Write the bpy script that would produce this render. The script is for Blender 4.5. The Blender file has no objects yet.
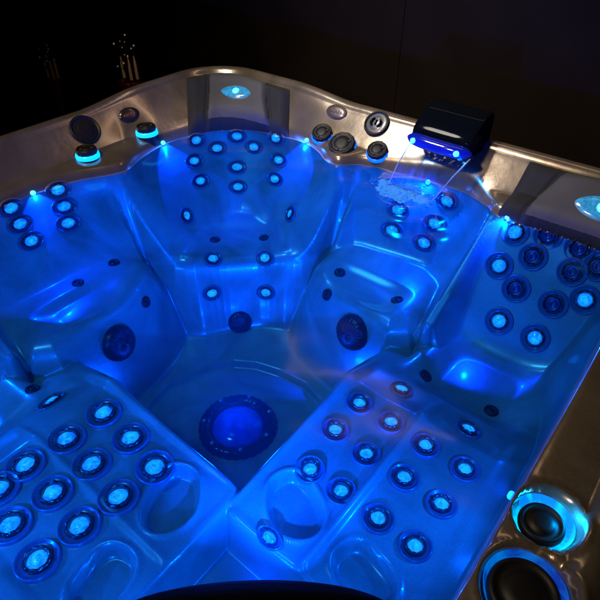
import bpy, bmesh, math, random
import numpy as np
from mathutils import Vector, Matrix
random.seed(7); np.random.seed(7)
scene = bpy.context.scene
COL = scene.collection

# ------------------------------------------------------------------ tub form
WATER_Z = -0.165
XL, XR, YB, YT = -1.10, 1.16, -1.16, 1.10        # outer footprint of the tub
RC = 0.27                                        # corner radius

def outer_sd(x, y):
    cx, cy = (XL+XR)/2, (YB+YT)/2
    qx = np.abs(x-cx) - ((XR-XL)/2-RC); qy = np.abs(y-cy) - ((YT-YB)/2-RC)
    return np.hypot(np.maximum(qx, 0), np.maximum(qy, 0)) + np.minimum(np.maximum(qx, qy), 0) - RC

INNER = [(.995,-.45),(.998,-.2),(1.0,.05),(.998,.3),(.99,.55),(.98,.74),(.93,.835),(.85,.855),(.74,.858),(.61,.855),(.51,.86),(.45,.90),
         (.316,.955),(.08,.93),(-.08,.895),(-.15,.835),(-.22,.845),(-.30,.895),(-.43,.925),(-.53,.915),(-.63,.89),(-.71,.85),(-.79,.77),(-.84,.66),
         (-.86,.505),(-.835,.38),(-.785,.27),(-.80,.20),(-.86,.08),(-.89,-.05),(-.89,-.19),(-.89,-.36),(-.86,-.52),(-.85,-.63),
         (-.845,-.82),(-.77,-.955),(-.55,-.985),(-.3,-.998),(0,-1.0),(.25,-.998),(.48,-.995),(.66,-.985),(.84,-.94),(.94,-.84),(.985,-.66)]

def spline(pts, n):                               # closed Catmull-Rom
    P = np.array(pts, float); out = []
    for i in range(len(P)):
        a, b, c, d = P[i-1], P[i], P[(i+1) % len(P)], P[(i+2) % len(P)]
        for k in range(n):
            t = k/n
            out.append(.5*((2*b)+(c-a)*t+(2*a-5*b+4*c-d)*t*t+(3*b-a-3*c+d)*t**3))
    return np.array(out)
INNER_S = spline(INNER, 6)

def poly_sd(x, y, poly):
    P = np.asarray(poly, float)
    d2 = np.full(x.shape, 1e9); inside = np.zeros(x.shape, bool)
    for i in range(len(P)):
        ax, ay = P[i-1]; bx, by = P[i]
        ex, ey = bx-ax, by-ay
        L = ex*ex+ey*ey + 1e-12
        t = np.clip(((x-ax)*ex+(y-ay)*ey)/L, 0, 1)
        d2 = np.minimum(d2, (x-ax-t*ex)**2+(y-ay-t*ey)**2)
        c = (ay > y) != (by > y)
        if ey != 0:
            inside ^= c & (x < ax+(y-ay)*ex/ey)
    return np.where(inside, -1, 1)*np.sqrt(d2)

def smax(a, b, k):
    h = np.maximum(k-np.abs(a-b), 0)/k
    return np.maximum(a, b) + h*h*k*.25
def smin(a, b, k): return -smax(-a, -b, k)
def sstep(a, b, v):
    t = np.clip((v-a)/(b-a), 0, 1); return t*t*(3-2*t)
def ang_w(th, c, half, soft):                     # 1 near the angle c (degrees), 0 away from it
    d = np.abs((np.degrees(th)-c+180) % 360-180)
    return 1-sstep(half, half+soft, d)
def soft_poly(poly, n=3):                          # round the corners off
    P = np.array(poly, float)
    for _ in range(n):
        Q = np.roll(P, -1, 0); P = np.stack([P*.75+Q*.25, P*.25+Q*.75], 1).reshape(-1, 2)
    return [tuple(p) for p in P]
def mir(poly): return [(-b, -a) for a, b in poly][::-1]

A_SEAT = [(-.52,.255),(-.45,.38),(-.37,.47),(-.30,.54),(-.17,.60),(-.11,.72),(-.10,1.4),(-1.4,1.4),(-1.4,.24),(-.75,.20)]
M_SEAT = [(.50,.405),(.15,.465),(-.06,.525),(-.09,.70),(-.08,1.4),(.5,1.4)]
L_SEAT = [(-.405,-.50),(-.465,-.15),(-.53,.14),(-.70,.19),(-1.4,.20),(-1.4,-.5)]
C_SEAT = [(.49,.47),(.44,.30),(.44,.16),(1.4,.16),(1.4,1.4),(.49,1.4)]
LEG    = [(.37,.50),(.385,.32),(.40,.18),(.425,0),(.44,-.2),(.445,-.38),(.45,-.45),(.50,-.462),(1.4,-.462),(1.4,.55),(.75,.55)]
BLOCK  = [(.44,-.40),(.56,-.44),(1.4,-.445),(1.4,-1.4),(.445,-1.4)]
FOOT_A = [(.482,-.335),(.50,-.27),(.535,-.255),(.585,-.265),(.645,-.30),(.668,-.345),(.655,-.385),(.61,-.41),(.55,-.405)]
FOOT_B = [(.715,-.385),(.725,-.325),(.755,-.30),(.80,-.305),(.85,-.32),(.88,-.36),(.875,-.405),(.83,-.425),(.76,-.42)]

A_SEAT, M_SEAT, L_SEAT, C_SEAT, LEG, BLOCK = [soft_poly(p, 2 if len(p) < 8 or p[0][0] < .3 else 1) for p in (A_SEAT, M_SEAT, L_SEAT, C_SEAT, LEG, BLOCK)]
FOOT_A, FOOT_B = soft_poly(FOOT_A, 2), soft_poly(FOOT_B, 2)
def solid(x, y, poly, top, slope, soft=.02):
    d = poly_sd(x, y, poly)
    return top - slope*(np.sqrt(np.maximum(d, -soft*4)**2+soft*soft) + np.maximum(d, -soft*4) - (np.sqrt(17)-4)*soft)*.5

def dish(x, y, cx, cy, ax, ay, rot, depth):
    c, s = math.cos(rot), math.sin(rot)
    u = ((x-cx)*c+(y-cy)*s)/ax; v = (-(x-cx)*s+(y-cy)*c)/ay
    r = (u*u*u*u+v*v*v*v)**.25
    return -depth*(1-sstep(.45, 1.0, r))

def lounge(x, y, rg=1.0):                                 # leg rest of the lounger along the right side; mirrored for the other
    z = solid(x, y, LEG, -.385, 6.0, .010) - .50*np.maximum(y-.09, 0)
    ridge = np.exp(-((x-.685)/.012)**2)           # a ridge between the two leg channels
    chan = np.cos((x-.455)/.235*2*np.pi)
    inl = sstep(.43, .47, x)*(1-sstep(.90, .93, x))*sstep(-.46, -.42, y)*(1-sstep(.14, .24, y))
    z = z - .008*rg*(1-chan)*inl*.5 - .010*inl + .017*rg*ridge*inl + .012*np.exp(-((x-.448+.06*np.maximum(y, 0))/.016)**2)*sstep(-.46, -.40, y)*(1-sstep(.20, .30, y))
    for F in (FOOT_A, FOOT_B):
        d = poly_sd(x, y, F)
        z = z - .034*(1-sstep(-.016, .003, d)) + .006*np.exp(-((d-.004)/.007)**2)
    return z

def H(x, y):
    x = np.asarray(x, float); y = np.asarray(y, float)
    th = np.arctan2(y, x)
    din = -poly_sd(x, y, INNER_S)                 # >0 inside the bather side
    e = -outer_sd(x, y)                           # distance in from the outer edge
    D = np.maximum(e-din, .05)                    # rim width here
    wA = ang_w(th, 134, 15, 9); wC = ang_w(th, 43, 9, 6); wB = ang_w(th, 227, 9, 6)
    flat = np.clip(ang_w(th, -45, 56, 20), 0, 1)  # near sides: broad flat rim
    # rim
    corner = np.maximum(wA, np.maximum(wC, wB))
    ep = .165*(1-corner) + (D-.02)*corner
    ep = np.maximum(ep, .08)
    low = -.115*(1-flat) - .016*flat
    edge = -.130*(1-flat) - .022*flat
    lip = .028*ang_w(th, 134, 16, 16)*(1-sstep(.02, .16, e))
    t = np.clip((e-.052)/(ep-.052), 0, 1)
    panel = -.012 + (low+.012)*(t*.75+.25*sstep(0, 1, t))
    led = low + (edge-low)*np.clip((e-ep)/np.maximum(D-ep, .02), 0, 1)
    r = np.where(e < ep, panel, led)
    bead = -.030 + .032*np.sqrt(np.clip(1-((e-.030)/.031)**2, 0, 1))
    bead = np.where(e > .061, -1, bead)
    r = smax(r, bead, .012) + lip
    # wall below the edge
    slope = 3.4
    slope = slope*(1-flat) + 13.0*flat
    dd = np.maximum(din, -.05); rr = .011-.009*flat; off = .002-.003*flat
    wall = edge - slope*(np.sqrt((dd+off)**2+rr**2)+dd+off)*.5
    z0 = r + (wall-edge)
    # knob pockets in the right-hand rim
    for px, py, pr in POCKETS:
        d = np.hypot(x-px, y-py)-pr
        z0 = z0 - .034*(1-sstep(-.012, .005, d)) + .005*np.exp(-((d-.008)/.007)**2)*(d > 0)
    # inside of the basin
    fl = np.full(x.shape, -.885)
    fo = poly_sd(x, y, FLOOR)
    fl = fl + .026*sstep(-.012, .012, fo) + .10*np.clip(fo, 0, .4)
    z = smax(fl, solid(x, y, A_SEAT, -.485, 4.0, .03), .07)
    z = smax(z, solid(x, y, M_SEAT, -.455, 4.0, .03), .06)
    z = smax(z, solid(x, y, L_SEAT, -.455, 4.0, .03), .06)
    z = smax(z, solid(x, y, C_SEAT, -.50, 6.0), .03)
    z = smax(z, solid(x, y, mir(C_SEAT), -.50, 6.0), .03)
    z = smax(z, lounge(x, y), .02)
    z = smax(z, lounge(-y+.065, -x, .35), .02)
    z = smax(z, solid(x, y, BLOCK, -.50, 5, .006), .05)
    # backrests of the three seats along the far sides
    ins = np.maximum(din, 0)
    for P, g in ((A_SEAT, 1.55), (M_SEAT, 1.9), (L_SEAT, 1.9)):
        z = smax(z, -.186-g*ins - 7*np.maximum(poly_sd(x, y, P)+.01, 0), .045)
    # sloping backrests of the two lounger seats
    for X, Y in ((x, y), (-y, -x)):
        back = -.178-1.40*(.850-Y) - 6*np.maximum(.515-X, 0) - .30*((X-.74)/.26)**2*-.06
        z = smax(z, back, .04)
    z = z + dish(x, y, -.47, .54, .16, .24, -math.pi/4, .03)
    for (sx, sy) in ((.17, .56), (-.56, -.17)):
        z = z + dish(x, y, sx, sy, .21 if sx > 0 else .10, .10 if sx > 0 else .21, 0, .022)
    for (sx, sy) in ((.72, .44), (-.44, -.72)):
        z = z + dish(x, y, sx, sy, .22, .22, 0, .045)
    # fins between the seats, falling from the rim to the seat front
    for a, b in (((.50,.88,-.11),(.492,.49,-.43)), ((-.88,-.50,-.11),(-.49,-.492,-.43))):
        ex, ey = b[0]-a[0], b[1]-a[1]
        tt = np.clip(((x-a[0])*ex+(y-a[1])*ey)/(ex*ex+ey*ey), 0, 1)
        d = np.hypot(x-a[0]-tt*ex, y-a[1]-tt*ey)
        top = a[2]-.03 + (b[2]-a[2]+.03)*tt**.85
        z = smax(z, np.where(tt < .999, top-2.8*np.maximum(d-.014, 0), top-9*np.maximum(d-.014, 0)), .03)
    z = np.where(din > -.012, smax(z, z0, .035*sstep(0.0, .06, din)+.001), z0)
    return z

POCKETS = [(1.054, -.270, .052), (1.074, -.404, .066)]
FLOOR = soft_poly([(-.36,-.10),(-.26,.20),(-.10,.30),(.16,.32),(.30,.18),(.32,-.22),(.22,-.30),(-.18,-.30)], 1)

def normal(x, y, h=.006):
    xs = np.array([x+h, x-h, x, x]); ys = np.array([y, y, y+h, y-h]); z = H(xs, ys)
    n = np.array([-(z[0]-z[1])/(2*h), -(z[2]-z[3])/(2*h), 1.0]); return n/np.linalg.norm(n)
# ------------------------------------------------------------------ helpers
def link(o, parent=None):
    COL.objects.link(o)
    if parent: o.parent = parent
    return o
def mesh_obj(name, verts, faces, mat, parent=None, smooth=True):
    me = bpy.data.meshes.new(name)
    me.from_pydata([tuple(v) for v in verts], [], faces); me.update()
    if smooth: me.shade_smooth()
    if mat: me.materials.append(mat)
    return link(bpy.data.objects.new(name, me), parent)
def tag(o, label=None, cat=None, group=None, kind=None):
    for k, v in (('label', label), ('category', cat), ('group', group), ('kind', kind)):
        if v: o[k] = v
    return o
def lathe(profile, seg=40, fn=None):
    """profile: (radius, height) from the outside in; fn(angle, r, z) may vary the surface."""
    V, F = [], []
    for i, (r, z) in enumerate(profile):
        for k in range(seg):
            a = 2*math.pi*k/seg
            rr, zz = fn(a, r, z) if fn else (r, z)
            V.append((rr*math.cos(a), rr*math.sin(a), zz))
    n = len(profile)
    for i in range(n-1):
        for k in range(seg):
            a, b = i*seg+k, i*seg+(k+1) % seg
            F.append((a, b, b+seg, a+seg))
    if profile[-1][0] > 1e-6: F.append(tuple(range((n-1)*seg, n*seg)))
    return V, F
def join(parts):
    V, F = [], []
    for v, f in parts:
        o = len(V); V += list(v); F += [tuple(i+o for i in q) for q in f]
    return V, F
def xf(part, M):
    return [tuple(M @ Vector(v)) for v in part[0]], part[1]
def tube(pts, r, seg=8, cap=True):
    V, F = [], []
    P = [Vector(p) for p in pts]
    rs = r if isinstance(r, (list, tuple)) else [r]*len(P)
    for i, p in enumerate(P):
        t = (P[min(i+1, len(P)-1)]-P[max(i-1, 0)]).normalized()
        u = t.orthogonal().normalized() if i == 0 else (u-t*u.dot(t)).normalized()
        w = t.cross(u)
        for k in range(seg):
            a = 2*math.pi*k/seg
            V.append(p+(u*math.cos(a)+w*math.sin(a))*rs[i])
    for i in range(len(P)-1):
        for k in range(seg):
            a, b = i*seg+k, i*seg+(k+1) % seg
            F.append((a, b, b+seg, a+seg))
    if cap:
        F.append(tuple(reversed(range(seg)))); F.append(tuple(range((len(P)-1)*seg, len(P)*seg)))
    return V, F
def ball(c, r, n=6, m=10):
    prof = [(max(r*math.sin(math.pi*i/n), 1e-7), r*math.cos(math.pi*i/n)) for i in range(n+1)]
    v, f = lathe(prof, m)
    return [(x+c[0], y+c[1], z+c[2]) for x, y, z in v], f
def bevel_box(name, size, mat, parent, bev=.01, seg=3):
    bm = bmesh.new(); bmesh.ops.create_cube(bm, size=1)
    for v in bm.verts: v.co = Vector((v.co.x*size[0], v.co.y*size[1], v.co.z*size[2]))
    bmesh.ops.bevel(bm, geom=bm.edges[:], offset=bev, segments=seg, affect='EDGES', profile=.5)
    me = bpy.data.meshes.new(name); bm.to_mesh(me); bm.free(); me.shade_smooth()
    if mat: me.materials.append(mat)
    return link(bpy.data.objects.new(name, me), parent)

# ------------------------------------------------------------------ materials
def new_mat(name):
    m = bpy.data.materials.new(name); m.use_nodes = True
    nt = m.node_tree; b = nt.nodes['Principled BSDF']
    return m, nt, b
def principled(name, col, rough=.4, metal=0, coat=0, noise=None, bump=None, emit=None, estr=0, spec=None):
    m, nt, b = new_mat(name)
    b.inputs['Base Color'].default_value = (*col, 1); b.inputs['Roughness'].default_value = rough
    b.inputs['Metallic'].default_value = metal; b.inputs['Coat Weight'].default_value = coat
    b.inputs['Coat Roughness'].default_value = .08
    if spec is not None: b.inputs['Specular IOR Level'].default_value = spec
    if emit:
        b.inputs['Emission Color'].default_value = (*emit, 1); b.inputs['Emission Strength'].default_value = estr
    tc = nt.nodes.new('ShaderNodeTexCoord')
    if noise:
        sc, col2 = noise
        n = nt.nodes.new('ShaderNodeTexNoise'); n.inputs['Scale'].default_value = sc; n.inputs['Detail'].default_value = 6
        nt.links.new(tc.outputs['Object'], n.inputs['Vector'])
        r = nt.nodes.new('ShaderNodeValToRGB'); r.color_ramp.elements[0].position = .35; r.color_ramp.elements[1].position = .68
        r.color_ramp.elements[0].color = (*col, 1); r.color_ramp.elements[1].color = (*col2, 1)
        nt.links.new(n.outputs['Fac'], r.inputs['Fac']); nt.links.new(r.outputs['Color'], b.inputs['Base Color'])
    if bump:
        sc, st, di = bump
        n = nt.nodes.new('ShaderNodeTexNoise'); n.inputs['Scale'].default_value = sc; n.inputs['Detail'].default_value = 4
        nt.links.new(tc.outputs['Object'], n.inputs['Vector'])
        bp = nt.nodes.new('ShaderNodeBump'); bp.inputs['Strength'].default_value = st; bp.inputs['Distance'].default_value = di
        nt.links.new(n.outputs['Fac'], bp.inputs['Height']); nt.links.new(bp.outputs['Normal'], b.inputs['Normal'])
    return m
def glow(name, ca, cb, strength, scale, lo=.35, hi=.65, base=(.02,.05,.12), radial=0):
    """a lit lens: glass over a lamp, brighter in patches"""
    m, nt, b = new_mat(name)
    b.inputs['Base Color'].default_value = (*base, 1); b.inputs['Roughness'].default_value = .15
    tc = nt.nodes.new('ShaderNodeTexCoord'); oi = nt.nodes.new('ShaderNodeObjectInfo')
    ad = nt.nodes.new('ShaderNodeVectorMath'); ad.operation = 'MULTIPLY_ADD'
    ad.inputs[1].default_value = (1, 1, 1)
    cx = nt.nodes.new('ShaderNodeCombineXYZ'); mu = nt.nodes.new('ShaderNodeMath'); mu.operation = 'MULTIPLY'; mu.inputs[1].default_value = 13.7
    nt.links.new(oi.outputs['Random'], mu.inputs[0]); nt.links.new(mu.outputs[0], cx.inputs[0]); nt.links.new(mu.outputs[0], cx.inputs[2])
    nt.links.new(tc.outputs['Object'], ad.inputs[0]); nt.links.new(cx.outputs[0], ad.inputs[2])
    n = nt.nodes.new('ShaderNodeTexNoise'); n.inputs['Scale'].default_value = scale; n.inputs['Detail'].default_value = 3; n.inputs['Distortion'].default_value = 1.2
    nt.links.new(ad.outputs[0], n.inputs['Vector'])
    r = nt.nodes.new('ShaderNodeValToRGB')
    r.color_ramp.elements[0].position = lo; r.color_ramp.elements[1].position = hi
    r.color_ramp.elements[0].color = (*ca, 1); r.color_ramp.elements[1].color = (*cb, 1)
    nt.links.new(n.outputs['Fac'], r.inputs['Fac']); nt.links.new(r.outputs['Color'], b.inputs['Emission Color'])
    b.inputs['Emission Strength'].default_value = strength
    if radial:                                    # the lamp sits behind the middle of the lens
        ln = nt.nodes.new('ShaderNodeVectorMath'); ln.operation = 'LENGTH'; nt.links.new(tc.outputs['Object'], ln.inputs[0])
        mr = nt.nodes.new('ShaderNodeMapRange'); mr.inputs[1].default_value = radial*.2; mr.inputs[2].default_value = radial; mr.inputs[3].default_value = strength*1.35; mr.inputs[4].default_value = strength*.45
        nt.links.new(ln.outputs['Value'], mr.inputs[0]); nt.links.new(mr.outputs[0], b.inputs['Emission Strength'])
    return m

# pearly bronze acrylic of the shell
def shell_mat():
    m, nt, b = new_mat('bronze_acrylic')
    tc = nt.nodes.new('ShaderNodeTexCoord')
    n1 = nt.nodes.new('ShaderNodeTexNoise'); n1.inputs['Scale'].default_value = 3.2; n1.inputs['Detail'].default_value = 7; n1.inputs['Distortion'].default_value = 1.6
    n2 = nt.nodes.new('ShaderNodeTexNoise'); n2.inputs['Scale'].default_value = 260; n2.inputs['Detail'].default_value = 2
    for n in (n1, n2): nt.links.new(tc.outputs['Object'], n.inputs['Vector'])
    r = nt.nodes.new('ShaderNodeValToRGB'); e = r.color_ramp.elements
    e[0].position = .30; e[0].color = (.26, .205, .145, 1); e[1].position = .72; e[1].color = (.48, .41, .32, 1)
    nt.links.new(n1.outputs['Fac'], r.inputs['Fac'])
    mx = nt.nodes.new('ShaderNodeMixRGB'); mx.blend_type = 'MULTIPLY'; mx.inputs['Fac'].default_value = .45
    nt.links.new(r.outputs['Color'], mx.inputs['Color1']); nt.links.new(n2.outputs['Fac'], mx.inputs['Color2'])
    nt.links.new(mx.outputs['Color'], b.inputs['Base Color'])
    # acrylic in water reflects far less than in air: the finish changes where the water stands
    sx = nt.nodes.new('ShaderNodeSeparateXYZ'); nt.links.new(tc.outputs['Object'], sx.inputs[0])
    def by_level(sock, wet, dry):
        mr = nt.nodes.new('ShaderNodeMapRange'); mr.inputs[1].default_value = WATER_Z+1.0-.001; mr.inputs[2].default_value = WATER_Z+1.0+.004
        mr.inputs[3].default_value = wet; mr.inputs[4].default_value = dry
        nt.links.new(sx.outputs[2], mr.inputs[0]); nt.links.new(mr.outputs[0], b.inputs[sock])
    by_level('Metallic', .2, .74); by_level('Roughness', .30, .22); by_level('Specular IOR Level', .4, .5); by_level('Coat Weight', .3, .6)
    b.inputs['Coat Roughness'].default_value = .10
    bp = nt.nodes.new('ShaderNodeBump'); bp.inputs['Strength'].default_value = .25; bp.inputs['Distance'].default_value = .004
    n3 = nt.nodes.new('ShaderNodeTexNoise'); n3.inputs['Scale'].default_value = 14; n3.inputs['Detail'].default_value = 3
    nt.links.new(tc.outputs['Object'], n3.inputs['Vector']); nt.links.new(n3.outputs['Fac'], bp.inputs['Height'])
    nt.links.new(bp.outputs['Normal'], b.inputs['Normal'])
    return m
M_SHELL = shell_mat()
def water_mat():
    m = bpy.data.materials.new('blue_tinted_water'); m.use_nodes = True; nt = m.node_tree
    nt.nodes.remove(nt.nodes['Principled BSDF']); out = nt.nodes['Material Output']
    tr = nt.nodes.new('ShaderNodeBsdfTransparent'); tr.inputs['Color'].default_value = (.11, .50, 1, 1)  # strong blue tint puts the blue lighting into the surface colour
    gl = nt.nodes.new('ShaderNodeBsdfGlossy'); gl.inputs['Roughness'].default_value = .13
    fr = nt.nodes.new('ShaderNodeFresnel'); fr.inputs['IOR'].default_value = 1.33
    mx = nt.nodes.new('ShaderNodeMixShader')
    tc = nt.nodes.new('ShaderNodeTexCoord'); n = nt.nodes.new('ShaderNodeTexNoise'); n.inputs['Scale'].default_value = 6; n.inputs['Detail'].default_value = 1.2
    nt.links.new(tc.outputs['Object'], n.inputs['Vector'])
    bp = nt.nodes.new('ShaderNodeBump'); bp.inputs['Strength'].default_value = .5; bp.inputs['Distance'].default_value = .01
    nt.links.new(n.outputs['Fac'], bp.inputs['Height'])
    nt.links.new(bp.outputs['Normal'], gl.inputs['Normal']); nt.links.new(bp.outputs['Normal'], fr.inputs['Normal'])
    nt.links.new(fr.outputs[0], mx.inputs[0]); nt.links.new(tr.outputs[0], mx.inputs[1]); nt.links.new(gl.outputs[0], mx.inputs[2])
    nt.links.new(mx.outputs[0], out.inputs['Surface'])
    vo = nt.nodes.new('ShaderNodeVolumePrincipled'); vo.inputs['Color'].default_value = (.55, .75, 1, 1); vo.inputs['Density'].default_value = .038
    nt.links.new(vo.outputs[0], out.inputs['Volume'])
    return m
M_WATER = water_mat()
M_BOWL = principled('navy_plastic', (.085, .095, .125), .28, coat=.25)
M_RING = principled('black_chrome', (.030, .030, .034), .10, metal=.6, coat=1)
M_CHROME = principled('chrome', (.62, .62, .64), .12, metal=1)
M_BLACK = principled('black_plastic', (.005, .005, .006), .5, spec=.3, bump=(120, .08, .002))
M_GLOSS = principled('gloss_black', (.002, .003, .005), .06, spec=.045)
M_GLOSSRING = principled('black_gloss_ring', (.002, .002, .003), .18, spec=.25)
M_PAD = principled('charcoal_foam', (.020, .021, .024), .75, noise=(9, (.022, .024, .027)), bump=(220, .2, .002), spec=.15)
M_PADIN = principled('grey_foam', (.052, .054, .058), .6, noise=(7, (.068, .071, .076)), bump=(200, .2, .002), spec=.2)
M_GREY = principled('dark_grey_plastic', (.055, .060, .060), .35, coat=.3)
M_SILVER = principled('silver_paint', (.30, .31, .31), .35, metal=.5)
M_PLATE = principled('smoked_plate', (.10, .085, .078), .25, metal=.4, coat=.4)
M_PLATED = principled('dark_plate', (.020, .017, .017), .2, coat=.5)
M_MARK = principled('copper_print', (.35, .09, .05), .35, metal=.3)
M_LIT = glow('lit_nozzle', (0, .06, .70), (.03, .42, 1), 2.0, 55, .20, .62, radial=.027)
M_UNLIT = principled('blue_nozzle', (.012, .022, .07), .25, coat=.4)
M_LED = principled('led', (.1, .4, .9), .2, emit=(.05, .55, 1), estr=3)
M_POCKET = glow('lit_pocket', (0, .16, .75), (.0, .52, 1), 1.5, 22, .38, .6)
M_POCKETB = glow('lit_pocket_blue', (0, .03, .40), (0, .20, .8), .8, 18, .4, .66)
M_HALO = principled('lit_ring', (.02, .2, .5), .25, emit=(0, .36, 1), estr=2.2)
M_HALOB = principled('lit_ring_blue', (.01, .05, .4), .25, emit=(0, .13, 1), estr=1.6)
M_LENS = glow('floor_lens', (0, .002, .20), (0, .035, .60), .8, 11, .3, .75, (.01, .02, .2), radial=.10)
M_BADGE = glow('badge_lens', (0, .11, .27), (.01, .26, .55), 1.1, 60, base=(.03, .09, .12))
M_SPOUTLIP = principled('blue_acrylic', (.004, .012, .30), .08, coat=1, emit=(0, .004, .20), estr=.35)

# ------------------------------------------------------------------ the tub
BASE_Z = -1.0
tub = bpy.data.objects.new('hot_tub', None); COL.objects.link(tub); tub.location = (0, 0, BASE_Z)
tag(tub, 'bronze acrylic hot tub glowing blue inside, with dozens of lit jets and dark headrests', 'hot tub')
def put(o, loc, n=None, up=None, spin=0):
    """place a child of the tub at a world point with its local z along n"""
    if n is None: o.location = (loc[0], loc[1], loc[2]-BASE_Z); o.rotation_euler = (0, 0, spin); return o
    n = Vector(n).normalized()
    u = Vector(up) if up else Vector((1, 0, 0)) if abs(n.x) < .9 else Vector((0, 1, 0))
    x = (u-n*u.dot(n)).normalized(); y = n.cross(x)
    M = Matrix((x, y, n)).transposed().to_4x4() @ Matrix.Rotation(spin, 4, 'Z')
    M.translation = Vector((loc[0], loc[1], loc[2]-BASE_Z))
    o.matrix_basis = M
    return o
def surf(x, y):
    z = float(H(np.array([x]), np.array([y]))[0]); return (x, y, z), normal(x, y)

def outline(n):
    cx, cy = (XL+XR)/2, (YB+YT)/2; hx, hy = (XR-XL)/2-RC, (YT-YB)/2-RC
    per = []
    for (sx, sy, a0) in ((1, 1, 0), (-1, 1, 90), (-1, -1, 180), (1, -1, 270)):
        for k in range(n//8):
            a = math.radians(a0+90*k/(n//8)); per.append((cx+sx*hx+RC*math.cos(a), cy+sy*hy+RC*math.sin(a)))
        nx, ny = {(1, 1): (-1, 1), (-1, 1): (-1, -1), (-1, -1): (1, -1), (1, -1): (1, 1)}[(sx, sy)]
        a = math.radians(a0+90); p = (cx+sx*hx+RC*math.cos(a), cy+sy*hy+RC*math.sin(a)); q = (cx+nx*hx+RC*math.cos(a), cy+ny*hy+RC*math.sin(a))
        for k in range(n//8):
            t = k/(n//8); per.append((p[0]+(q[0]-p[0])*t, p[1]+(q[1]-p[1])*t))
    return np.array(per)
NS, NT = 1120, 340
def build_shell():
    O = outline(NS); c = np.array([(XL+XR)/2, (YB+YT)/2])
    T = 1-np.linspace(0, 1, NT, endpoint=False)
    X = (c[0]+T[:, None]*(O[:, 0]-c[0])[None]).ravel(); Y = (c[1]+T[:, None]*(O[:, 1]-c[1])[None]).ravel()
    Z = np.concatenate([H(X[i:i+60000], Y[i:i+60000]) for i in range(0, len(X), 60000)])
    V = np.stack([X, Y, Z-BASE_Z], 1)
    i = np.arange(NT-1)[:, None]*NS; k = np.arange(NS)[None]; k2 = (k+1) % NS
    F = np.stack([i+k2, i+k, i+NS+k, i+NS+k2], -1).reshape(-1, 4)[:, ::-1]
    me = bpy.data.meshes.new('shell')
    me.vertices.add(len(V)); me.vertices.foreach_set('co', V.astype(np.float32).ravel())
    nf = len(F)
    last = np.arange((NT-1)*NS, NT*NS)
    me.loops.add(nf*4+NS); me.loops.foreach_set('vertex_index', np.concatenate([F.ravel(), last]).astype(np.int32))
    me.polygons.add(nf+1); me.polygons.foreach_set('loop_start', np.concatenate([np.arange(nf)*4, [nf*4]]).astype(np.int32))
    me.update(calc_edges=True); me.validate(); me.shade_smooth(); me.materials.append(M_SHELL);
    return link(bpy.data.objects.new('shell', me), tub)
build_shell()
# outer cabinet, below the lip
def build_cabinet():
    O = outline(160); c = np.array([(XL+XR)/2, (YB+YT)/2]); V, F = [], []
    rows = [(1.0, -.031), (1.0, -.075), (.985, -.085), (.975, -.11), (.97, -1.0)]
    for s, z in rows:
        for p in O: V.append((c[0]+(p[0]-c[0])*s, c[1]+(p[1]-c[1])*s, z-BASE_Z))
    n = len(O)
    for r in range(len(rows)-1):
        for k in range(n): F.append((r*n+k, r*n+n+k, r*n+n+(k+1) % n, r*n+(k+1) % n))
    mesh_obj('cabinet', V, F, principled('dark_cabinet', (.018, .014, .012), .5, bump=(60, .2, .003)), tub)
build_cabinet()

# jets: bowl with a lit nozzle and a black chrome collar
def jet_meshes(R, core):
    c = R*core; k = c+(R*.80-c)*.54               # core radius, outer radius of the collar
    bowl = [(R*1.02, -.006), (R, .002), (R*.96, .0052), (R*.91, .0045), (R*.85, .001), (k+R*.05, -.002), (k, -.002)]
    def fins(a, r, z):
        if z > .003: return r*(1+.03*math.cos(9*a)), z+.0016*math.cos(9*a+1)+.0008*math.cos(22*a)
        return r, z
    col = [(k*1.04, -.003), (k*1.03, .003), (k*.98, .0075), ((k+c)*.5, .0095), (c*1.14, .0078), (c*1.04, .003), (c, -.002)]
    def wob(a, r, z): return r*(1+.05*math.sin(3*a+1)+.03*math.sin(5*a)), z
    noz = [(c*1.08, -.001), (c*.95, .003), (c*.80, .005), (c*.60, .0068), (c*.40, .0066), (c*.25, .0085), (c*.1, .009)]
    out = []
    for nm, prof, fn, m, seg in (('jet', bowl, None, M_BOWL, 40), ('collar', col, fins, M_RING, 64), ('nozzle', noz, wob, M_LIT, 32)):
        V, F = lathe(prof, seg, fn); me = bpy.data.meshes.new(nm); me.from_pydata(V, [], F); me.shade_smooth(); me.materials.append(m); out.append(me)
    V, F = lathe([(c*1.02, -.001), (c*.9, .004), (c*.76, .0035), (c*.68, .0005), (c*.56, .0005), (c*.5, .004), (c*.34, .0045), (c*.28, .001), (c*.04, .001)], 32)
    un = bpy.data.meshes.new('nozzle'); un.from_pydata(V, [], F); un.shade_smooth(); un.materials.append(M_UNLIT)
    return out[0], out[1], out[2], un
JM = {}
def jet(x, y, R, core=.48, lit=True, squash=1.0, dz=.003, label=None, level=False):
    if (R, core) not in JM: JM[R, core] = jet_meshes(R, core)
    a, b, c, d = JM[R, core]
    p, n = surf(x, y)
    if level:                                     # seated level across the leg rest
        n = normal(x, y, .07); n = n+np.array([0, 0, 1.2]); n /= np.linalg.norm(n)
    j = link(bpy.data.objects.new('jet', a), tub)
    put(j, Vector(p)+Vector(n)*dz, n, spin=random.uniform(0, 6.28) if squash == 1 else 0)
    if squash != 1:
        put(j, Vector(p)+Vector(n)*dz, n, up=(-n[1], n[0], 0))
        j.scale = (1, squash, 1)
    link(bpy.data.objects.new('collar', b), j)
    k = link(bpy.data.objects.new('nozzle', c if lit else d), j)
    if label: j['label'] = label
    return j
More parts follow.
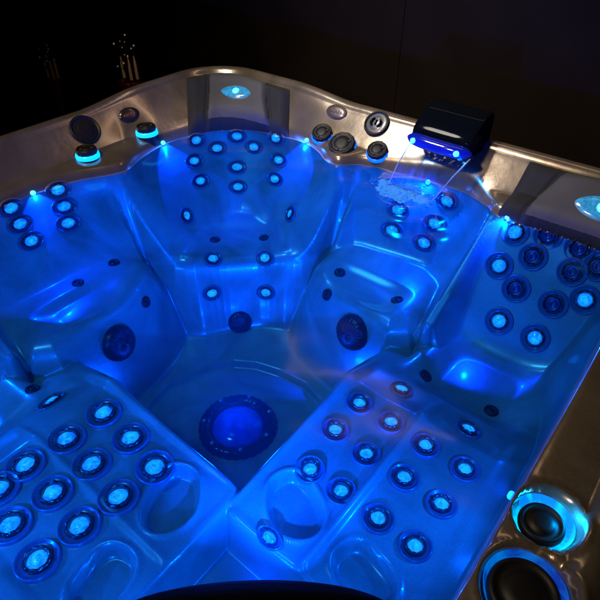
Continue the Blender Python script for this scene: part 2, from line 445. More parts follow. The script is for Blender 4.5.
PLACES = {
    'AB': [(-0.823,0.673), (-0.717,0.827), (-0.545,0.902), (-0.769,0.745), (-0.640,0.855), (-0.798,0.625), (-0.677,0.774), (-0.504,0.871), (-0.751,0.607), (-0.644,0.738), (-0.491,0.826)],
    'AS': [(-0.694,0.455), (-0.324,0.737)],
    'AL': [(-0.466,0.386), (-0.308,0.541), (-0.432,0.329), (-0.272,0.498)],
    'ML': [(-0.870,0.009), (-0.880,-0.175), (-0.850,0.004), (-0.860,-0.172), (-0.825,-0.012), (-0.829,-0.167)],
    'MR': [(0.295,0.930), (0.119,0.878), (0.278,0.893), (0.124,0.839), (0.265,0.852)],
    'CL': [(0.595,0.836), (0.594,0.763), (0.885,0.761), (0.671,0.663), (0.799,0.661)],
    'CD': [(0.698,0.850), (0.804,0.848), (0.683,0.805), (0.814,0.803), (0.677,0.735), (0.804,0.734), (0.877,0.826)],
    'NR': [(0.520,0.023), (0.626,0.022), (0.522,-0.096), (0.631,-0.108), (0.737,0.012), (0.851,0.013), (0.544,-0.234), (0.643,-0.237), (0.743,-0.106), (0.850,-0.112), (0.751,-0.239), (0.853,-0.243)],
    'NO': [(0.570,0.179), (0.794,0.165)],
    'NL': [(-0.012,-0.456), (0.115,-0.462), (-0.015,-0.571), (0.235,-0.480), (0.104,-0.576), (-0.025,-0.683), (0.234,-0.590), (0.100,-0.684), (0.224,-0.692), (0.097,-0.792), (0.221,-0.797), (-0.013,-0.760)],
    'NF': [(-0.217,-0.507)],
    'DJ': [(0.586,-0.436)],
    'PT': [(-0.555,0.486), (-0.396,0.634), (-0.676,0.052), (-0.673,-0.115), (0.050,0.589), (0.321,0.573), (0.063,0.489), (0.569,0.353), (0.797,0.369), (-0.370,-0.498), (-0.490,0.041)],
    'SU': [(-0.434,-0.146), (0.232,0.427)],
    'SV': [(-0.334,0.386)],
    'PL': [(-0.888,-0.078), (-0.858,0.517), (-0.381,0.918), (0.554,0.853), (0.202,0.936)],
    'FL': [(0.017,0.001)],
    'KL': [(-0.912,0.188), (-0.901,0.475)],
    'KR': [(-0.313,0.943), (-0.191,0.918), (-0.037,0.944)],
    'SP': [(-1.003,0.255), (-0.098,1.019)],
    'OV': [(-0.992,0.466), (-0.299,1.018)],
    'BA': [(-0.785,0.895), (0.751,0.943)],
}
for x, y in PLACES['AB']: jet(x, y, .046, squash=.68)
for x, y in PLACES['AS']: jet(x, y, .042, squash=.85)
for x, y in PLACES['AL']: jet(x, y, .042, squash=.85)
for x, y in PLACES['ML']: jet(x, y, .050, squash=.68)
for x, y in PLACES['MR']: jet(x, y, .050, squash=.72)
for x, y in PLACES['CL']: jet(x, y, .048, .44)
for x, y in PLACES['CD']: jet(x, y, .048, .50, lit=False, label='unlit jet with a dark blue nozzle')
for x, y in PLACES['NR']: jet(x, y, .039, .41, level=True, dz=.0035)
for x, y in PLACES['NO']: jet(x, y, .036)
for x, y in PLACES['NL']: jet(x, y, .050, .43, level=True, dz=.005)
for x, y in PLACES['NF']: jet(x, y, .045, squash=.55, level=True)
for x, y in PLACES['DJ']: jet(x, y, .036, squash=.6, level=True, dz=.008)
# small air ports
pv, pf = lathe([(.024, -.004), (.022, .004), (.018, .006), (.013, .003), (.010, -.001), (.009, .003), (.004, .004)], 24)
pme = bpy.data.meshes.new('air_port'); pme.from_pydata(pv, [], pf); pme.shade_smooth(); pme.materials.append(M_BLACK)
for x, y in PLACES['PT']:
    p, n = surf(x, y); put(link(bpy.data.objects.new('air_port', pme), tub), p, n)
# suction covers: slotted domes
def slots(a, r, z): return (r*(1+.012*math.cos(24*a)), z-.0015*math.cos(24*a)*(z > .01))
sv, sf = lathe([(.070, -.006), (.069, .012), (.062, .026), (.048, .035), (.030, .039), (.012, .040), (.003, .040)], 96, slots)
sme = bpy.data.meshes.new('suction_cover'); sme.from_pydata(sv, [], sf); sme.shade_smooth(); sme.materials.append(principled('navy_cover', (.006, .008, .02), .3, spec=.35))
for x, y in PLACES['SU']:
    p, n = surf(x, y); put(link(bpy.data.objects.new('suction_cover', sme), tub), p, n)
for x, y in PLACES['SV']:
    p, n = surf(x, y); o = put(link(bpy.data.objects.new('suction_cover', sme), tub), p, n); o.scale = (.75, .75, .7)
# perimeter lights at the waterline
lv, lf = lathe([(.010, -.004), (.009, .003), (.006, .006), (.002, .0065)], 20)
lme = bpy.data.meshes.new('perimeter_light'); lme.from_pydata(lv, [], lf); lme.shade_smooth(); lme.materials.append(M_LED)
PERIM = PLACES['PL'] + [(.992, -.12), (.99, -.50), (.5, -.99), (.1, -.995), (-.3, -.99), (-.845, -.60)]
def below_edge(x, y, z):
    """the point of the wall below a rim point where it has come down to height z"""
    d = np.array([.03-x, -.03-y]); d /= np.hypot(*d); t = np.linspace(-.03, .2, 400)
    X, Y = x+d[0]*t, y+d[1]*t; hz = H(X, Y); i = int(np.argmax(hz < z)); return float(X[i]), float(Y[i])
PERIM = [p if i < 5 else below_edge(*p, -.215) for i, p in enumerate(PERIM)]
for x, y in PERIM:
    p, n = surf(x, y)
    put(link(bpy.data.objects.new('perimeter_light', lme), tub), Vector(p)+Vector(n)*.002, n)
# main light in the floor
p, n = surf(*PLACES['FL'][0])
fl = link(bpy.data.objects.new('floor_light', None), tub); put(fl, p, n)
def teeth(a, r, z): return (r*(1+.012*math.cos(30*a)), z)
V, F = lathe([(.150, -.01), (.148, .012), (.141, .024), (.128, .030), (.110, .024), (.100, .012), (.096, .002)], 120, teeth)
mesh_obj('bezel', V, F, M_GLOSSRING, fl)
V, F = lathe([(.098, .001), (.094, .010), (.085, .020), (.06, .028), (.03, .033), (.004, .034)], 60)
mesh_obj('lens', V, F, M_LENS, fl)
for k in range(7):
    a = 2*math.pi*(k+.2)/7
    V, F = lathe([(.0075, .0), (.0075, .004), (.005, .006), (.001, .006)], 12)
    s = mesh_obj('screw', V, F, M_CHROME, fl); s.location = (.127*math.cos(a), .128*math.sin(a), .030)

# headrests that follow the rim
def headrest(L, Rr, dL, dR, th):
    nu, nv = 40, 90; base = np.zeros((nv+1, nu+1, 3)); tw = np.zeros((nv+1, nu+1))
    for i in range(nv+1):
        v = i/nv
        bx, by = L[0]+(Rr[0]-L[0])*v, L[1]+(Rr[1]-L[1])*v
        dx, dy = dL[0]+(dR[0]-dL[0])*v, dL[1]+(dR[1]-dL[1])*v; q = math.hypot(dx, dy); dx /= q; dy /= q
        s = np.linspace(-.25, .45, 700); px, py = bx+dx*s, by+dy*s
        din = -poly_sd(px, py, INNER_S); e = -outer_sd(px, py)
        i0 = np.where(din > .004)[0][-1]; i1 = np.where(e > .066)[0][-1]
        ss = np.linspace(s[i0], s[i1], nu+1)
        X, Y = bx+dx*ss, by+dy*ss
        Z = H(X, Y); base[i] = np.stack([X, Y, Z], 1)
    du = np.gradient(base, axis=1); dv = np.gradient(base, axis=0)
    N = np.cross(dv, du); N /= np.linalg.norm(N, axis=2)[..., None]+1e-9
    N *= np.sign(N[..., 2:3]+1e-9)
    def prof(u, v):
        eu = min(u, 1-u)/.20; ev = min(v, 1-v)/.085
        f = (1-max(0, 1-min(eu, 1))**2.2)*(1-max(0, 1-min(ev, 1))**2.2)
        cen = 1/(1+math.exp(-(min(v, 1-v)-.20-.03*(u-.5))*95))
        gro = math.exp(-((min(v, 1-v)-.185-.03*(u-.5))/.016)**2)
        return th*f*(.62 + .55*cen*(.75+.25*math.sin(math.pi*min(u*1.05, 1)))) - .010*gro*f + .0035, cen
    parts = {0: ([], []), 1: ([], [])}
    P = np.zeros_like(base); Cn = np.zeros((nv+1, nu+1))
    for i in range(nv+1):
        for k in range(nu+1):
            h, c = prof(k/nu, i/nv); P[i, k] = base[i, k]+N[i, k]*h; Cn[i, k] = c
    V = [tuple(q) for q in P.reshape(-1, 3)]
    W = nu+1
    side, cen = [], []
    for i in range(nv):
        for k in range(nu):
            f = (i*W+k, (i+1)*W+k, (i+1)*W+k+1, i*W+k+1)
            (cen if Cn[i, k] > .5 and .07 < (k+.5)/nu < .95 else side).append(f)
    o = P[nv//2, nu//3]
    V = [(x-o[0], y-o[1], z-o[2]) for x, y, z in V]
    h = mesh_obj('headrest', V, side, M_PAD, tub); h.location = (o[0], o[1], o[2]-BASE_Z)
    mesh_obj('cushion', V, cen, M_PADIN, h)
    return h, P, N
def badge(h, P, N, v, u, hw, hh):
    """an eye-shaped lit emblem on the cushion"""
    nv, nu = P.shape[0]-1, P.shape[1]-1; i, k = int(v*nv), int(u*nu)
    q = P[i, k]; n = Vector(np.cross(P[i+3, k]-P[i-3, k], P[i, k+3]-P[i, k-3])).normalized()
    if n.z < 0: n = -n
    x = Vector(P[i+3, k]-P[i-3, k]).normalized(); y = n.cross(x)
    M = Matrix((x, y, n)).transposed().to_4x4(); M.translation = Vector(q-np.array(h.location)-np.array([0, 0, BASE_Z]))
    def eye(s, z0, z1, dome):
        V, F = [], []; m = 48; rows = 8
        for r in range(rows+1):
            f = 1-r/rows*.999
            for t in range(m):
                a = 2*math.pi*t/m; ca, sa = math.cos(a), math.sin(a)
                ex = hw*s*ca; ey = hh*s*math.copysign(abs(sa)**1.25, sa)
                V.append((ex*f, ey*f, z0+(z1-z0)*min(1, (1-f)*8)+dome*(1-f*f)))
        for r in range(rows):
            for t in range(m): F.append((r*m+t, r*m+(t+1) % m, r*m+m+(t+1) % m, r*m+m+t))
        return V, F
    b = mesh_obj('emblem', *eye(1.12, -.006, .003, .001), M_SILVER, h); b.matrix_basis = M
    l = mesh_obj('emblem_lens', *eye(1.0, .003, .005, .006), M_BADGE, h); l.matrix_basis = M
    V, F = lathe([(hh*.48, .008), (hh*.42, .012), (hh*.2, .014), (.001, .0145)], 20)
    d = mesh_obj('emblem_led', V, F, M_LED, h); d.matrix_basis = M
h, P, N = headrest((-.850,.660), (-.500,.940), (-.72,.69), (-.60,.80), .048)
tag(h, 'headrest in the far corner with a lit eye shaped emblem')
badge(h, P, N, .50, .45, .072, .036)
h, P, N = headrest((.520,.87), (.955,.70), (.05,1), (.80,.60), .036)
tag(h, 'headrest in the corner right of the waterfall')
badge(h, P, N, .52, .40, .085, .042)

# speakers on the rim panel
def speaker(x, y, R, front, label, logo):
    p, n = surf(x, y)
    s = link(bpy.data.objects.new('speaker', None), tub); put(s, Vector(p)+Vector(n)*.001, n, up=(0, 0, 1)); s['label'] = label
    V, F = lathe([(R, -.01), (R, .006), (R*.96, .011), (R*.88, .010), (R*.84, .004)], 48); mesh_obj('rim', V, F, M_BLACK, s)
    def gr(a, r, z): return r, z+.0007*math.cos(40*a)*(r > R*.2)
    V, F = lathe([(R*.85, .003), (R*.7, .007), (R*.6, .0055), (R*.5, .009), (R*.38, .0085), (R*.2, .011), (.002, .011)], 80, gr); mesh_obj('grille', V, F, front, s)
    if logo:
        parts = []
        for sg in (-1, 1):
            pts = [(R*.34*math.sin(t)*.9, sg*R*(.12+.26*math.cos(t)), .0135) for t in np.linspace(-1.25, 1.25, 12)]
            parts.append(tube(pts, [.002+.004*math.sin(math.pi*(i+.5)/12) for i in range(12)], 6))
        parts.append(tube([(-R*.2, 0, .013), (R*.2, 0, .013)], .0035, 6))
        V, F = join(parts); mesh_obj('emblem', V, F, M_GLOSS, s)
speaker(*PLACES['SP'][0], .062, M_BLACK, 'black speaker on the left rim', False)
speaker(*PLACES['SP'][1], .054, M_GREY, 'grey faced speaker with an emblem on the far rim', True)
def plate(x, y, rx, ry, mat, marks, label):
    p, n = surf(x, y)
    tdir = Vector((0, 1, 0)) if x < -.7 else Vector((1, 0, 0))
    V, F = lathe([(1, -.003), (1, .003), (.94, .0055), (.5, .007), (.01, .0075)], 48)
    V = [(a*rx, b*ry, c) for a, b, c in V]
    o = mesh_obj('name_plate', V, F, mat, tub); put(o, p, n, up=tdir); o['label'] = label
    parts = []
    for k in range(5):
        cx = (k-2)*rx*.24
        hgt = ry*(.30 if k % 2 else .20)
        pts = [(cx-rx*.07, -hgt, .0078), (cx-rx*.03, hgt, .0080), (cx+rx*.05, hgt*.3, .0080), (cx+rx*.07, -hgt, .0078)]
        parts.append(tube(pts, .0018, 5))
    V, F = join(parts); m = mesh_obj('print', V, F, marks, o)
plate(*PLACES['OV'][0], .047, .033, M_PLATED, M_MARK, 'dark oval plate with small copper print')
plate(*PLACES['OV'][1], .050, .032, M_PLATE, principled('dull_print', (.16, .07, .055), .4), 'smoky brown oval plate')

# control knobs standing on lit rings
def knob(x, y, R, hgt, ring_m, label, ring_h=.011, spread=1.05, dz=0, n=(0, 0, 1), bowl=None, smooth=False):
    p, nn = surf(x, y); p = Vector(p)
    p.z += dz
    k = link(bpy.data.objects.new('knob', None), tub); put(k, p, n); k['label'] = label
    V, F = lathe([(R*1.12, -.045), (R*1.12, -.004), (R*1.06, .001), (R*.9, .001)], 48); mesh_obj('socket', V, F, M_BLACK, k)
    V, F = lathe(bowl, 56) if bowl else lathe([(R*spread, .0005), (R*spread, ring_h*.6), (R*spread*.97, ring_h), (R*.9, ring_h+.001)], 48); mesh_obj('lit_ring', V, F, ring_m, k)
    def sc(a, r, z): return (r*(1+(0 if smooth else .018)*math.cos(12*a)) if r > R*.8 else r), z
    V, F = lathe([(R*.97, ring_h), (R, ring_h+.004), (R, hgt-.008), (R*.95, hgt-.002), (R*.84, hgt), (R*.80, hgt-.003), (R*.60, hgt-.004), (R*.55, hgt-.001), (R*.3, hgt+.001), (.002, hgt+.001)], 72, sc)
    mesh_obj('cap', V, F, M_BLACK, k)
    if smooth: return k
    V, F = join([tube([(R*.10*math.cos(a)+R*.38*math.cos(a), R*.48*math.sin(a), hgt+.0005), (R*.72*math.cos(a), R*.72*math.sin(a), hgt-.0015)], .0025, 6) for a in (.6, 2.7, 4.8)])
    mesh_obj('grip', V, F, M_GREY, k)
knob(*PLACES['KL'][0], .040, .040, M_HALO, 'small knob on a cyan ring below the black speaker', ring_h=.017, spread=1.16)
knob(*PLACES['KL'][1], .040, .040, M_HALO, 'small knob on a cyan ring below the dark plate', ring_h=.017, spread=1.16)
TILT = (.10, -.50, .86)
knob(*PLACES['KR'][0], .043, .034, M_HALOB, 'small knob on a blue ring beside the far headrest', dz=-.010, n=TILT, ring_h=.014, spread=1.14)
knob(*PLACES['KR'][1], .055, .034, M_HALOB, 'large middle knob on a blue ring', dz=-.010, n=TILT, ring_h=.012, spread=1.08)
knob(*PLACES['KR'][2], .041, .034, M_HALOB, 'small knob on a blue ring below the grey speaker', dz=-.012, n=TILT, ring_h=.014, spread=1.14)
knob(POCKETS[0][0]-.003, POCKETS[0][1]-.004,   .037, .024, M_POCKET, 'black knob in a glowing cyan pocket', ring_h=.008, bowl=[(.0495, .026), (.048, .018), (.044, .008), (.038, .003), (.030, .002)], smooth=True)
knob(POCKETS[1][0]-.004, POCKETS[1][1]+.002, .053, .030, M_POCKETB, 'largest black knob in a blue lit pocket', ring_h=.008, bowl=[(.0605, .033), (.0595, .028), (.0565, .016), (.050, .010)], smooth=True)

# waterfall spout on the far rim
sp = link(bpy.data.objects.new('waterfall_spout', None), tub); SPX, SPY = .232, 1.0
sp.location = (SPX, SPY, -.02-BASE_Z); sp.rotation_euler = (0, 0, math.radians(-2))
def spout_body():
    prof = [(-.085, .028), (-.080, .058), (-.062, .080), (-.030, .105), (.010, .135), (.040, .150), (.085, .155), (.105, .150), (.110, .120), (.110, -.02), (-.02, -.02), (-.06, .012)]
    V, F = [], []; xs = [-.118, -.114, -.10, -.05, 0, .05, .10, .114, .118]; n = len(prof)
    for x in xs:
        s = .94 if abs(x) > .117 else (.985 if abs(x) > .113 else 1)
        for y, z in prof: V.append((x, (.01+(y-.01)*s)*.88-.010, (.06+(z-.06)*s)*.78))
    for i in range(len(xs)-1):
        for k in range(n): F.append((i*n+k, i*n+(k+1) % n, (i+1)*n+(k+1) % n, (i+1)*n+k))
    F.append(tuple(range(n))[::-1]); F.append(tuple(range((len(xs)-1)*n, len(xs)*n)))
    o = mesh_obj('hood', V, F, M_GLOSS, sp)
    b = o.modifiers.new('bevel', 'BEVEL'); b.width = .006; b.segments = 3; b.limit_method = 'ANGLE'
spout_body()
def spout_lip():
    V, F = [], []; n = 14; xs = np.linspace(-1, 1, 41)
    for x in xs:
        w = max(1-abs(x)**7, .02)
        for k in range(n):
            a = 2*math.pi*k/n
            V.append((x*.134, -.083+.030*math.cos(a)*w - .012*(1-x*x), .014+.024*math.sin(a)*w))
    for i in range(len(xs)-1):
        for k in range(n): F.append((i*n+k, i*n+(k+1) % n, (i+1)*n+(k+1) % n, (i+1)*n+k))
    F.append(tuple(range(n))[::-1]); F.append(tuple(range(40*n, 41*n)))
    mesh_obj('lip', V, F, M_SPOUTLIP, sp)
spout_lip()
for x in (-.088, .088):
    V, F = lathe([(.010, -.006), (.010, .003), (.007, .006), (.001, .007)], 20)
    l = mesh_obj('led', V, F, M_LED, sp); l.location = (x, -.118, .018); l.rotation_euler = (math.radians(80), 0, 0)

# black ribbed cover over the filter in the near corner
def filter_cover():
    A = np.array([.605, -.800]); B = np.array([.925, -.525]); Dc = np.array([.985, -.985]); Cn = np.array([.80, -.985]); Cm = np.array([.985, -.80])
    m, k = 72, 34; V, F = [], []
    def edge(t):
        p = A+(B-A)*t; nrm = np.array([-(B-A)[1], (B-A)[0]]); nrm /= np.linalg.norm(nrm)
        return p+nrm*.030*(1-(2*t-1)**2)
    far = lambda t: (np.array([.70, -.99])*(1-t)**2+2*t*(1-t)*np.array([1.06, -1.06])+np.array([.99, -.70])*t*t)
    for i in range(m+1):
        t = i/m
        for j in range(k+1):
            u = j/k; p = edge(t)*(1-u)+far(t)*u
            z = .0 + .020*math.sin(math.pi*min(u*1.1, 1)) + .0035*math.cos(u*150) - .03*(abs(2*t-1)**6) - .03*max(0, 1-u/.10)**2.2
            V.append((p[0], p[1], z))
    W = k+1
    for i in range(m):
        for j in range(k): F.append((i*W+j, (i+1)*W+j, (i+1)*W+j+1, i*W+j+1))
    base = len(V)
    for i in range(m+1):
        x, y, z = V[i*W]; V.append((x, y, -.34))
    for i in range(m): F.append((i*W, base+i, base+i+1, (i+1)*W))
    c = (.82, -.80, -.02); V = [(x-c[0], y-c[1], z-c[2]) for x, y, z in V]
    o = mesh_obj('filter_cover', V, F, principled('black_rubber', (.0012, .0012, .0014), .8, bump=(180, .3, .003), spec=.03), tub); put(o, c)
filter_cover()

# ------------------------------------------------------------------ water
def build_water():
    n = 220; xs = np.linspace(-.95, 1.02, n); ys = np.linspace(-1.02, 1.0, n)
    X, Y = np.meshgrid(xs, ys); sd = poly_sd(X, Y, INNER_S)
    d = np.hypot(X-.18, Y-.80)
    Z = WATER_Z + .0022*np.sin(9*X+3*np.sin(5*Y))*np.sin(8*Y+2*np.sin(6*X)) + .008*np.exp(-d/.15)*np.sin(d*62) + .0012*np.sin(23*X-17*Y)
    keep = sd < .02
    idx = -np.ones(X.shape, int); idx[keep] = np.arange(keep.sum())
    V = np.stack([X[keep], Y[keep], Z[keep]], 1); F = []
    for i in range(n-1):
        for k in range(n-1):
            q = (idx[i, k], idx[i, k+1], idx[i+1, k+1], idx[i+1, k])
            if min(q) >= 0: F.append(tuple(int(a) for a in q))
    # close the body of water below and beside the shell, so that it is a volume
    top = len(V); edges = {}
    for f in F:
        for i in range(4):
            e = (f[i], f[(i+1) % 4]); k = tuple(sorted(e)); edges[k] = None if k in edges else e
    V = list(map(tuple, V)); V += [(x, y, -.93) for x, y, z in V]
    F += [tuple(i+top for i in f[::-1]) for f in F] + [(e[1], e[0], e[0]+top, e[1]+top) for e in edges.values() if e]
    o = mesh_obj('water', V, F, M_WATER); tag(o, 'water filling the hot tub, lit blue from below, blue light tinted into its surface', 'water', kind='structure')
build_water()
def falling_water():
    M_ST = bpy.data.materials.new('falling_water'); M_ST.use_nodes = True; nt = M_ST.node_tree; nt.nodes.remove(nt.nodes['Principled BSDF'])
    tr = nt.nodes.new('ShaderNodeBsdfTransparent'); tr.inputs['Color'].default_value = (.86, .93, 1, 1)
    di = nt.nodes.new('ShaderNodeBsdfTranslucent'); di.inputs['Color'].default_value = (.6, .75, .9, 1)
    gl = nt.nodes.new('ShaderNodeBsdfGlossy'); gl.inputs['Roughness'].default_value = .08
    tc = nt.nodes.new('ShaderNodeTexCoord'); mp = nt.nodes.new('ShaderNodeMapping'); mp.inputs['Scale'].default_value = (60, 4, 5)
    n = nt.nodes.new('ShaderNodeTexNoise'); n.inputs['Scale'].default_value = 1; n.inputs['Detail'].default_value = 3
    rp = nt.nodes.new('ShaderNodeMapRange'); rp.inputs[1].default_value = .40; rp.inputs[2].default_value = .75; rp.inputs[3].default_value = .01; rp.inputs[4].default_value = .075
    lw = nt.nodes.new('ShaderNodeLayerWeight'); lw.inputs['Blend'].default_value = .10
    m1 = nt.nodes.new('ShaderNodeMixShader'); m2 = nt.nodes.new('ShaderNodeMixShader'); out = nt.nodes['Material Output']
    L = nt.links.new
    L(tc.outputs['Object'], mp.inputs[0]); L(mp.outputs[0], n.inputs['Vector']); L(n.outputs['Fac'], rp.inputs[0])
    L(rp.outputs[0], m1.inputs[0]); L(tr.outputs[0], m1.inputs[1]); L(di.outputs[0], m1.inputs[2])
    L(lw.outputs['Fresnel'], m2.inputs[0]); L(m1.outputs[0], m2.inputs[1]); L(gl.outputs[0], m2.inputs[2]); L(m2.outputs[0], out.inputs['Surface'])
    y0, z0, y1, z1 = .895, -.012, .80, WATER_Z; V, F = [], []; nu, nv = 46, 26
    for side in (0, 1):
        for i in range(nv+1):
            t = i/nv
            for k in range(nu+1):
                u = k/nu
                xl = .128-.028*t; xr = .368-.075*t
                x = xl+(xr-xl)*u
                y = y0+(y1-y0)*(t**.62) + .004*math.sin(u*21+t*5)
                z = z0+(z1-z0)*t
                edge = math.exp(-min(u, 1-u)/.022)
                thick = .0012+.009*edge+.0012*(1+math.sin(u*38+3*math.sin(t*4)))
                V.append((x, y+(thick if side else -thick), z))
    W = nu+1; S = (nv+1)*W
    for i in range(nv):
        for k in range(nu):
            a = i*W+k
            F.append((a, a+1, a+W+1, a+W)); F.append((S+a, S+a+W, S+a+W+1, S+a+1))
        F.append((i*W, i*W+W, S+i*W+W, S+i*W)); F.append((i*W+nu, S+i*W+nu, S+i*W+W+nu, i*W+W+nu))
    nf = len(F)
    def strand(u, rad, wig):
        pts = []
        for i in range(25):
            t = i/24; xl = .128-.028*t; xr = .368-.075*t
            pts.append((xl+(xr-xl)*u+wig*math.sin(t*9+u*20), y0+(y1-y0)*(t**.62)-.003, z0+(z1-z0)*t))
        return tube(pts, [rad*(1-.35*i/24) for i in range(25)], 8)
    V, F = join([(V, F), strand(.015, .0026, .001), strand(.985, .0026, .001)])
    o = mesh_obj('falling_water', V, F, M_ST)
    wm = principled('water_strand', (.75, .85, .95), .08, spec=.8); wm.node_tree.nodes['Principled BSDF'].inputs['Transmission Weight'].default_value = .7; wm.node_tree.nodes['Principled BSDF'].inputs['IOR'].default_value = 1.33
    o.data.materials.append(wm)
    for q in o.data.polygons[nf:]: q.material_index = 1
    tag(o, 'thin clear sheet of water falling from the black waterfall spout into the tub', 'water sheet')
falling_water()
def foam():
    from mathutils import noise
    rnd = random.Random(3); parts = []
    n = 150; x0, x1, y0, y1 = -.09, .36, .62, .93
    idx = {}; V = []; F = []
    def dens(x, y):
        u = (x-.175)/.125; v = (y-.795)/.075
        return 1-(u*u+v*v) + .85*noise.noise((x*22, y*26, 1.3)) + .5*noise.noise((x*60, y*60, 5.1))
    P = {}
    for i in range(n+1):
        for k in range(n+1):
            x = x0+(x1-x0)*i/n; y = y0+(y1-y0)*k/n; d = dens(x, y); P[i, k] = (x, y, d)
    def vid(i, k):
        if (i, k) not in idx:
            x, y, d = P[i, k]; q = max(0, min(1, d))
            h = q*(.006+.006*abs(noise.noise((x*90, y*90, 2)))+.012*abs(noise.noise((x*38, y*38, 7))))
            idx[i, k] = len(V); V.append((x, y, WATER_Z+.0005+h))
        return idx[i, k]
    for i in range(n):
        for k in range(n):
            if min(P[i, k][2], P[i+1, k][2], P[i, k+1][2], P[i+1, k+1][2]) > .18:
                F.append((vid(i, k), vid(i+1, k), vid(i+1, k+1), vid(i, k+1)))
    parts.append((V, F))
    while len(parts) < 900:
        x = rnd.gauss(.17, .085); y = rnd.gauss(.785, .055)
        if dens(x, y) < rnd.uniform(-.9, .5): continue
        r = rnd.uniform(.0008, .0026)*(1 if rnd.random() < .9 else 1.6)
        parts.append(ball((x, y, WATER_Z+rnd.uniform(-.1, .9)*r+.006*max(0, min(1, dens(x, y)))), r, 5, 8))
    V, F = join(parts)
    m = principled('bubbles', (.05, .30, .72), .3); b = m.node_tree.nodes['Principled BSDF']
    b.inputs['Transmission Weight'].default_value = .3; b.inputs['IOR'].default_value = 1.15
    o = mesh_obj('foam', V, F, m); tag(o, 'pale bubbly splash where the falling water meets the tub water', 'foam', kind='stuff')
foam()

# ------------------------------------------------------------------ the dark room
def slab(name, lo, hi, mat, kind='structure', bev=0):
    x0, y0, z0 = lo; x1, y1, z1 = hi
    V = [(x0,y0,z0),(x1,y0,z0),(x1,y1,z0),(x0,y1,z0),(x0,y0,z1),(x1,y0,z1),(x1,y1,z1),(x0,y1,z1)]
    F = [(3,2,1,0),(4,5,6,7),(0,1,5,4),(1,2,6,5),(2,3,7,6),(3,0,4,7)]
    o = mesh_obj(name, V, F, mat, smooth=False); tag(o, kind=kind); return o
M_WALL = principled('dark_wall', (.006, .0042, .003), .6, noise=(2.2, (.010, .007, .005)), bump=(40, .15, .004), spec=.05)
slab('floor', (-7, -4, -1.06), (6, 5, -1.0), principled('dark_floor', (.02, .018, .016), .5, noise=(4, (.026, .023, .02))))
def wall():
    parts = []
    edges = [-5.4, -2.9, -.352, 2.2, 4.7]
    for a, b in zip(edges[:-1], edges[1:]):
        V = [(a+.0015,1.6,-1),(b-.0015,1.6,-1),(b-.0015,1.7,-1),(a+.0015,1.7,-1),(a+.0015,1.6,1.8),(b-.0015,1.6,1.8),(b-.0015,1.7,1.8),(a+.0015,1.7,1.8)]
        parts.append((V, [(3,2,1,0),(4,5,6,7),(0,1,5,4),(1,2,6,5),(2,3,7,6),(3,0,4,7)]))
    V, F = join(parts); o = mesh_obj('wall', V, F, M_WALL, smooth=False); tag(o, kind='structure')
wall()
def ornament(x, y, z0, zt, seed, dim, label):
    rnd = random.Random(seed)
    r = bpy.data.objects.new('ornament', None); COL.objects.link(r); r.location = (x, y, z0)
    tag(r, label, 'ornament')
    hh = zt-z0
    V, F = lathe([(.11, 0), (.11, .02), (.05, .05), (.035, hh*.4), (.05, hh*.75), (.085, hh*.97), (.08, hh), (.06, hh-.01), (.01, hh*.9)], 36)
    mesh_obj('vase', V, F, principled('oxblood_glass', (.16, .012, .008), .2, coat=.8), r)
    M_B = principled('fairy_light', (.8, .7, .5), .2, emit=(1, .60, .30), estr=.6*dim)
    M_C = principled('pale_candle', (.6, .40, .22), .4, emit=(1, .55, .24), estr=.15*dim)
    M_T = principled('dark_twig', (.07, .04, .03), .5)
    for px, h0, h1 in ((-.055, .0, .14), (.025, .0, .15), (.095, .02, .17)):
        V, F = tube([(px, 0, hh+h0), (px, 0, hh+h1*.7), (px, 0, hh+h1)], [.010, .009, .003], 10); mesh_obj('candle', V, F, M_C, r)
    for k in range(11):
        a = rnd.uniform(0, 6.28); ro = rnd.uniform(.01, .075); zz = hh+rnd.uniform(.10, .27)*(1.1-ro*2)
        pts = [(0, 0, hh-.02), (ro*.4*math.cos(a), ro*.4*math.sin(a), hh+.07), (ro*math.cos(a), ro*math.sin(a), zz)]
        V, F = tube(pts, [.004, .003, .002], 6); t = mesh_obj('twig', V, F, M_T, r)
        V, F = ball(pts[-1], rnd.uniform(.003, .0065), 6, 10); mesh_obj('bead', V, F, M_B, r)
ornament(-2.35, 1.43, -1.0, -.40, 5, .24, 'dark red vase with sparkling beads and pale candles behind the far rim')
ornament(-3.40, 1.43, -1.0, -.60, 9, .03, 'barely visible dim vase with beads, farther left in the dark')

# ------------------------------------------------------------------ lamps
def lamp(name, kind, loc, power, col, size=.1, target=None, spread=180):
    d = bpy.data.lights.new(name, kind); d.energy = power; d.color = col
    if kind == 'AREA': d.shape = 'DISK'; d.size = size; d.spread = math.radians(spread)
    else: d.shadow_soft_size = size
    o = bpy.data.objects.new(name, d); COL.objects.link(o); o.location = loc
    if target is not None: o.rotation_euler = (Vector(target)-Vector(loc)).to_track_quat('-Z', 'Y').to_euler()
    return o
BLUE = (0.0, .108, 1.0); AZURE = (0.0, .165, 1.0)
for i, (x, y) in enumerate(PERIM):
    p, n = surf(x, y); n = np.array(n); q = np.array(p)+n*.0095
    lamp('perimeter_lamp', 'AREA', q, 9.5 if i < 5 else 4.0, BLUE if i < 5 else AZURE, .012, q+n*np.array([1, 1, 0])+np.array([0, 0, -.9 if i < 5 else -.05]))
lamp('added_fill_lamp', 'AREA', (.735, -.620, -.215), 16.0, BLUE, .02, (-.2, .55, -.19), 100)  # added fill without a fitting, brightens the far backrests
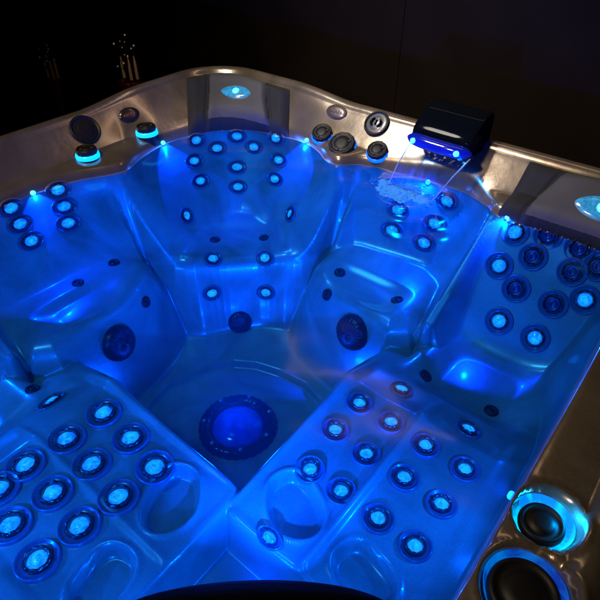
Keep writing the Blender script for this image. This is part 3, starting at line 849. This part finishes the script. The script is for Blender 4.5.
lamp('added_fill_lamp', 'AREA', (.86, -.565, -.215), 9.0, BLUE, .02, (.74, .85, -.19), 100)  # second added fill, aimed at the right lounger backrest
lamp('floor_lamp', 'AREA', (.017, .001, -.832), 11.0, BLUE, .10, (.017, .001, 1))
for dx in (-.10, .10):
    lamp('spout_lamp', 'AREA', (SPX+dx, SPY-.125, -.004), .35, (0, .28, 1), .02, (SPX+dx*.6, SPY-.23, -.2))
lamp('pocket_lamp', 'POINT', (POCKETS[0][0]+.035, POCKETS[0][1]+.030, -.012), .4, (0, .36, 1), .008)
lamp('warm_ceiling_lamp', 'AREA', (-.6, -1.6, 2.6), 14, (1, .76, .52), .4, (-.1, .1, 0), 70)
lamp('white_ceiling_lamp', 'AREA', (-.95, .05, 2.35), 7.5, (1, .92, .82), .5, (-.1, 1.25, 0), 56)
st = lamp('wall_strip_lamp', 'AREA', (-.25, 1.50, 1.95), 1.8, (1, .68, .44), .06, (-.25, .6, 0)); st.data.shape = 'RECTANGLE'; st.data.size = 1.5; st.data.size_y = .07; st.rotation_euler = (math.radians(-25), 0, 0)
W = bpy.data.worlds.new('World'); scene.world = W; W.use_nodes = True
W.node_tree.nodes['Background'].inputs['Color'].default_value = (.2, .25, .4, 1); W.node_tree.nodes['Background'].inputs['Strength'].default_value = .002

# ------------------------------------------------------------------ camera
cd = bpy.data.cameras.new('camera'); cam = bpy.data.objects.new('camera', cd); COL.objects.link(cam)
cd.sensor_width = 36; cd.lens = 36*553.06/600; cd.clip_start = .02; cd.clip_end = 100
RM = [[0.77787, -0.395557, 0.488316], [0.628425, 0.489625, -0.604442], [0.0, 0.777047, 0.629443]]
CAM = [1.0407, -0.88946, 0.82165]
cam.matrix_world = Matrix([RM[i]+[CAM[i]] for i in range(3)]+[[0, 0, 0, 1]])
scene.camera = cam
scene.view_settings.view_transform = 'Standard'; scene.view_settings.look = 'None'
scene.view_settings.exposure = 0; scene.view_settings.gamma = 1
scene.cycles.use_denoising = True
scene.cycles.max_bounces = 10; scene.cycles.diffuse_bounces = 5; scene.cycles.transparent_max_bounces = 12
scene.cycles.sample_clamp_indirect = 4.0
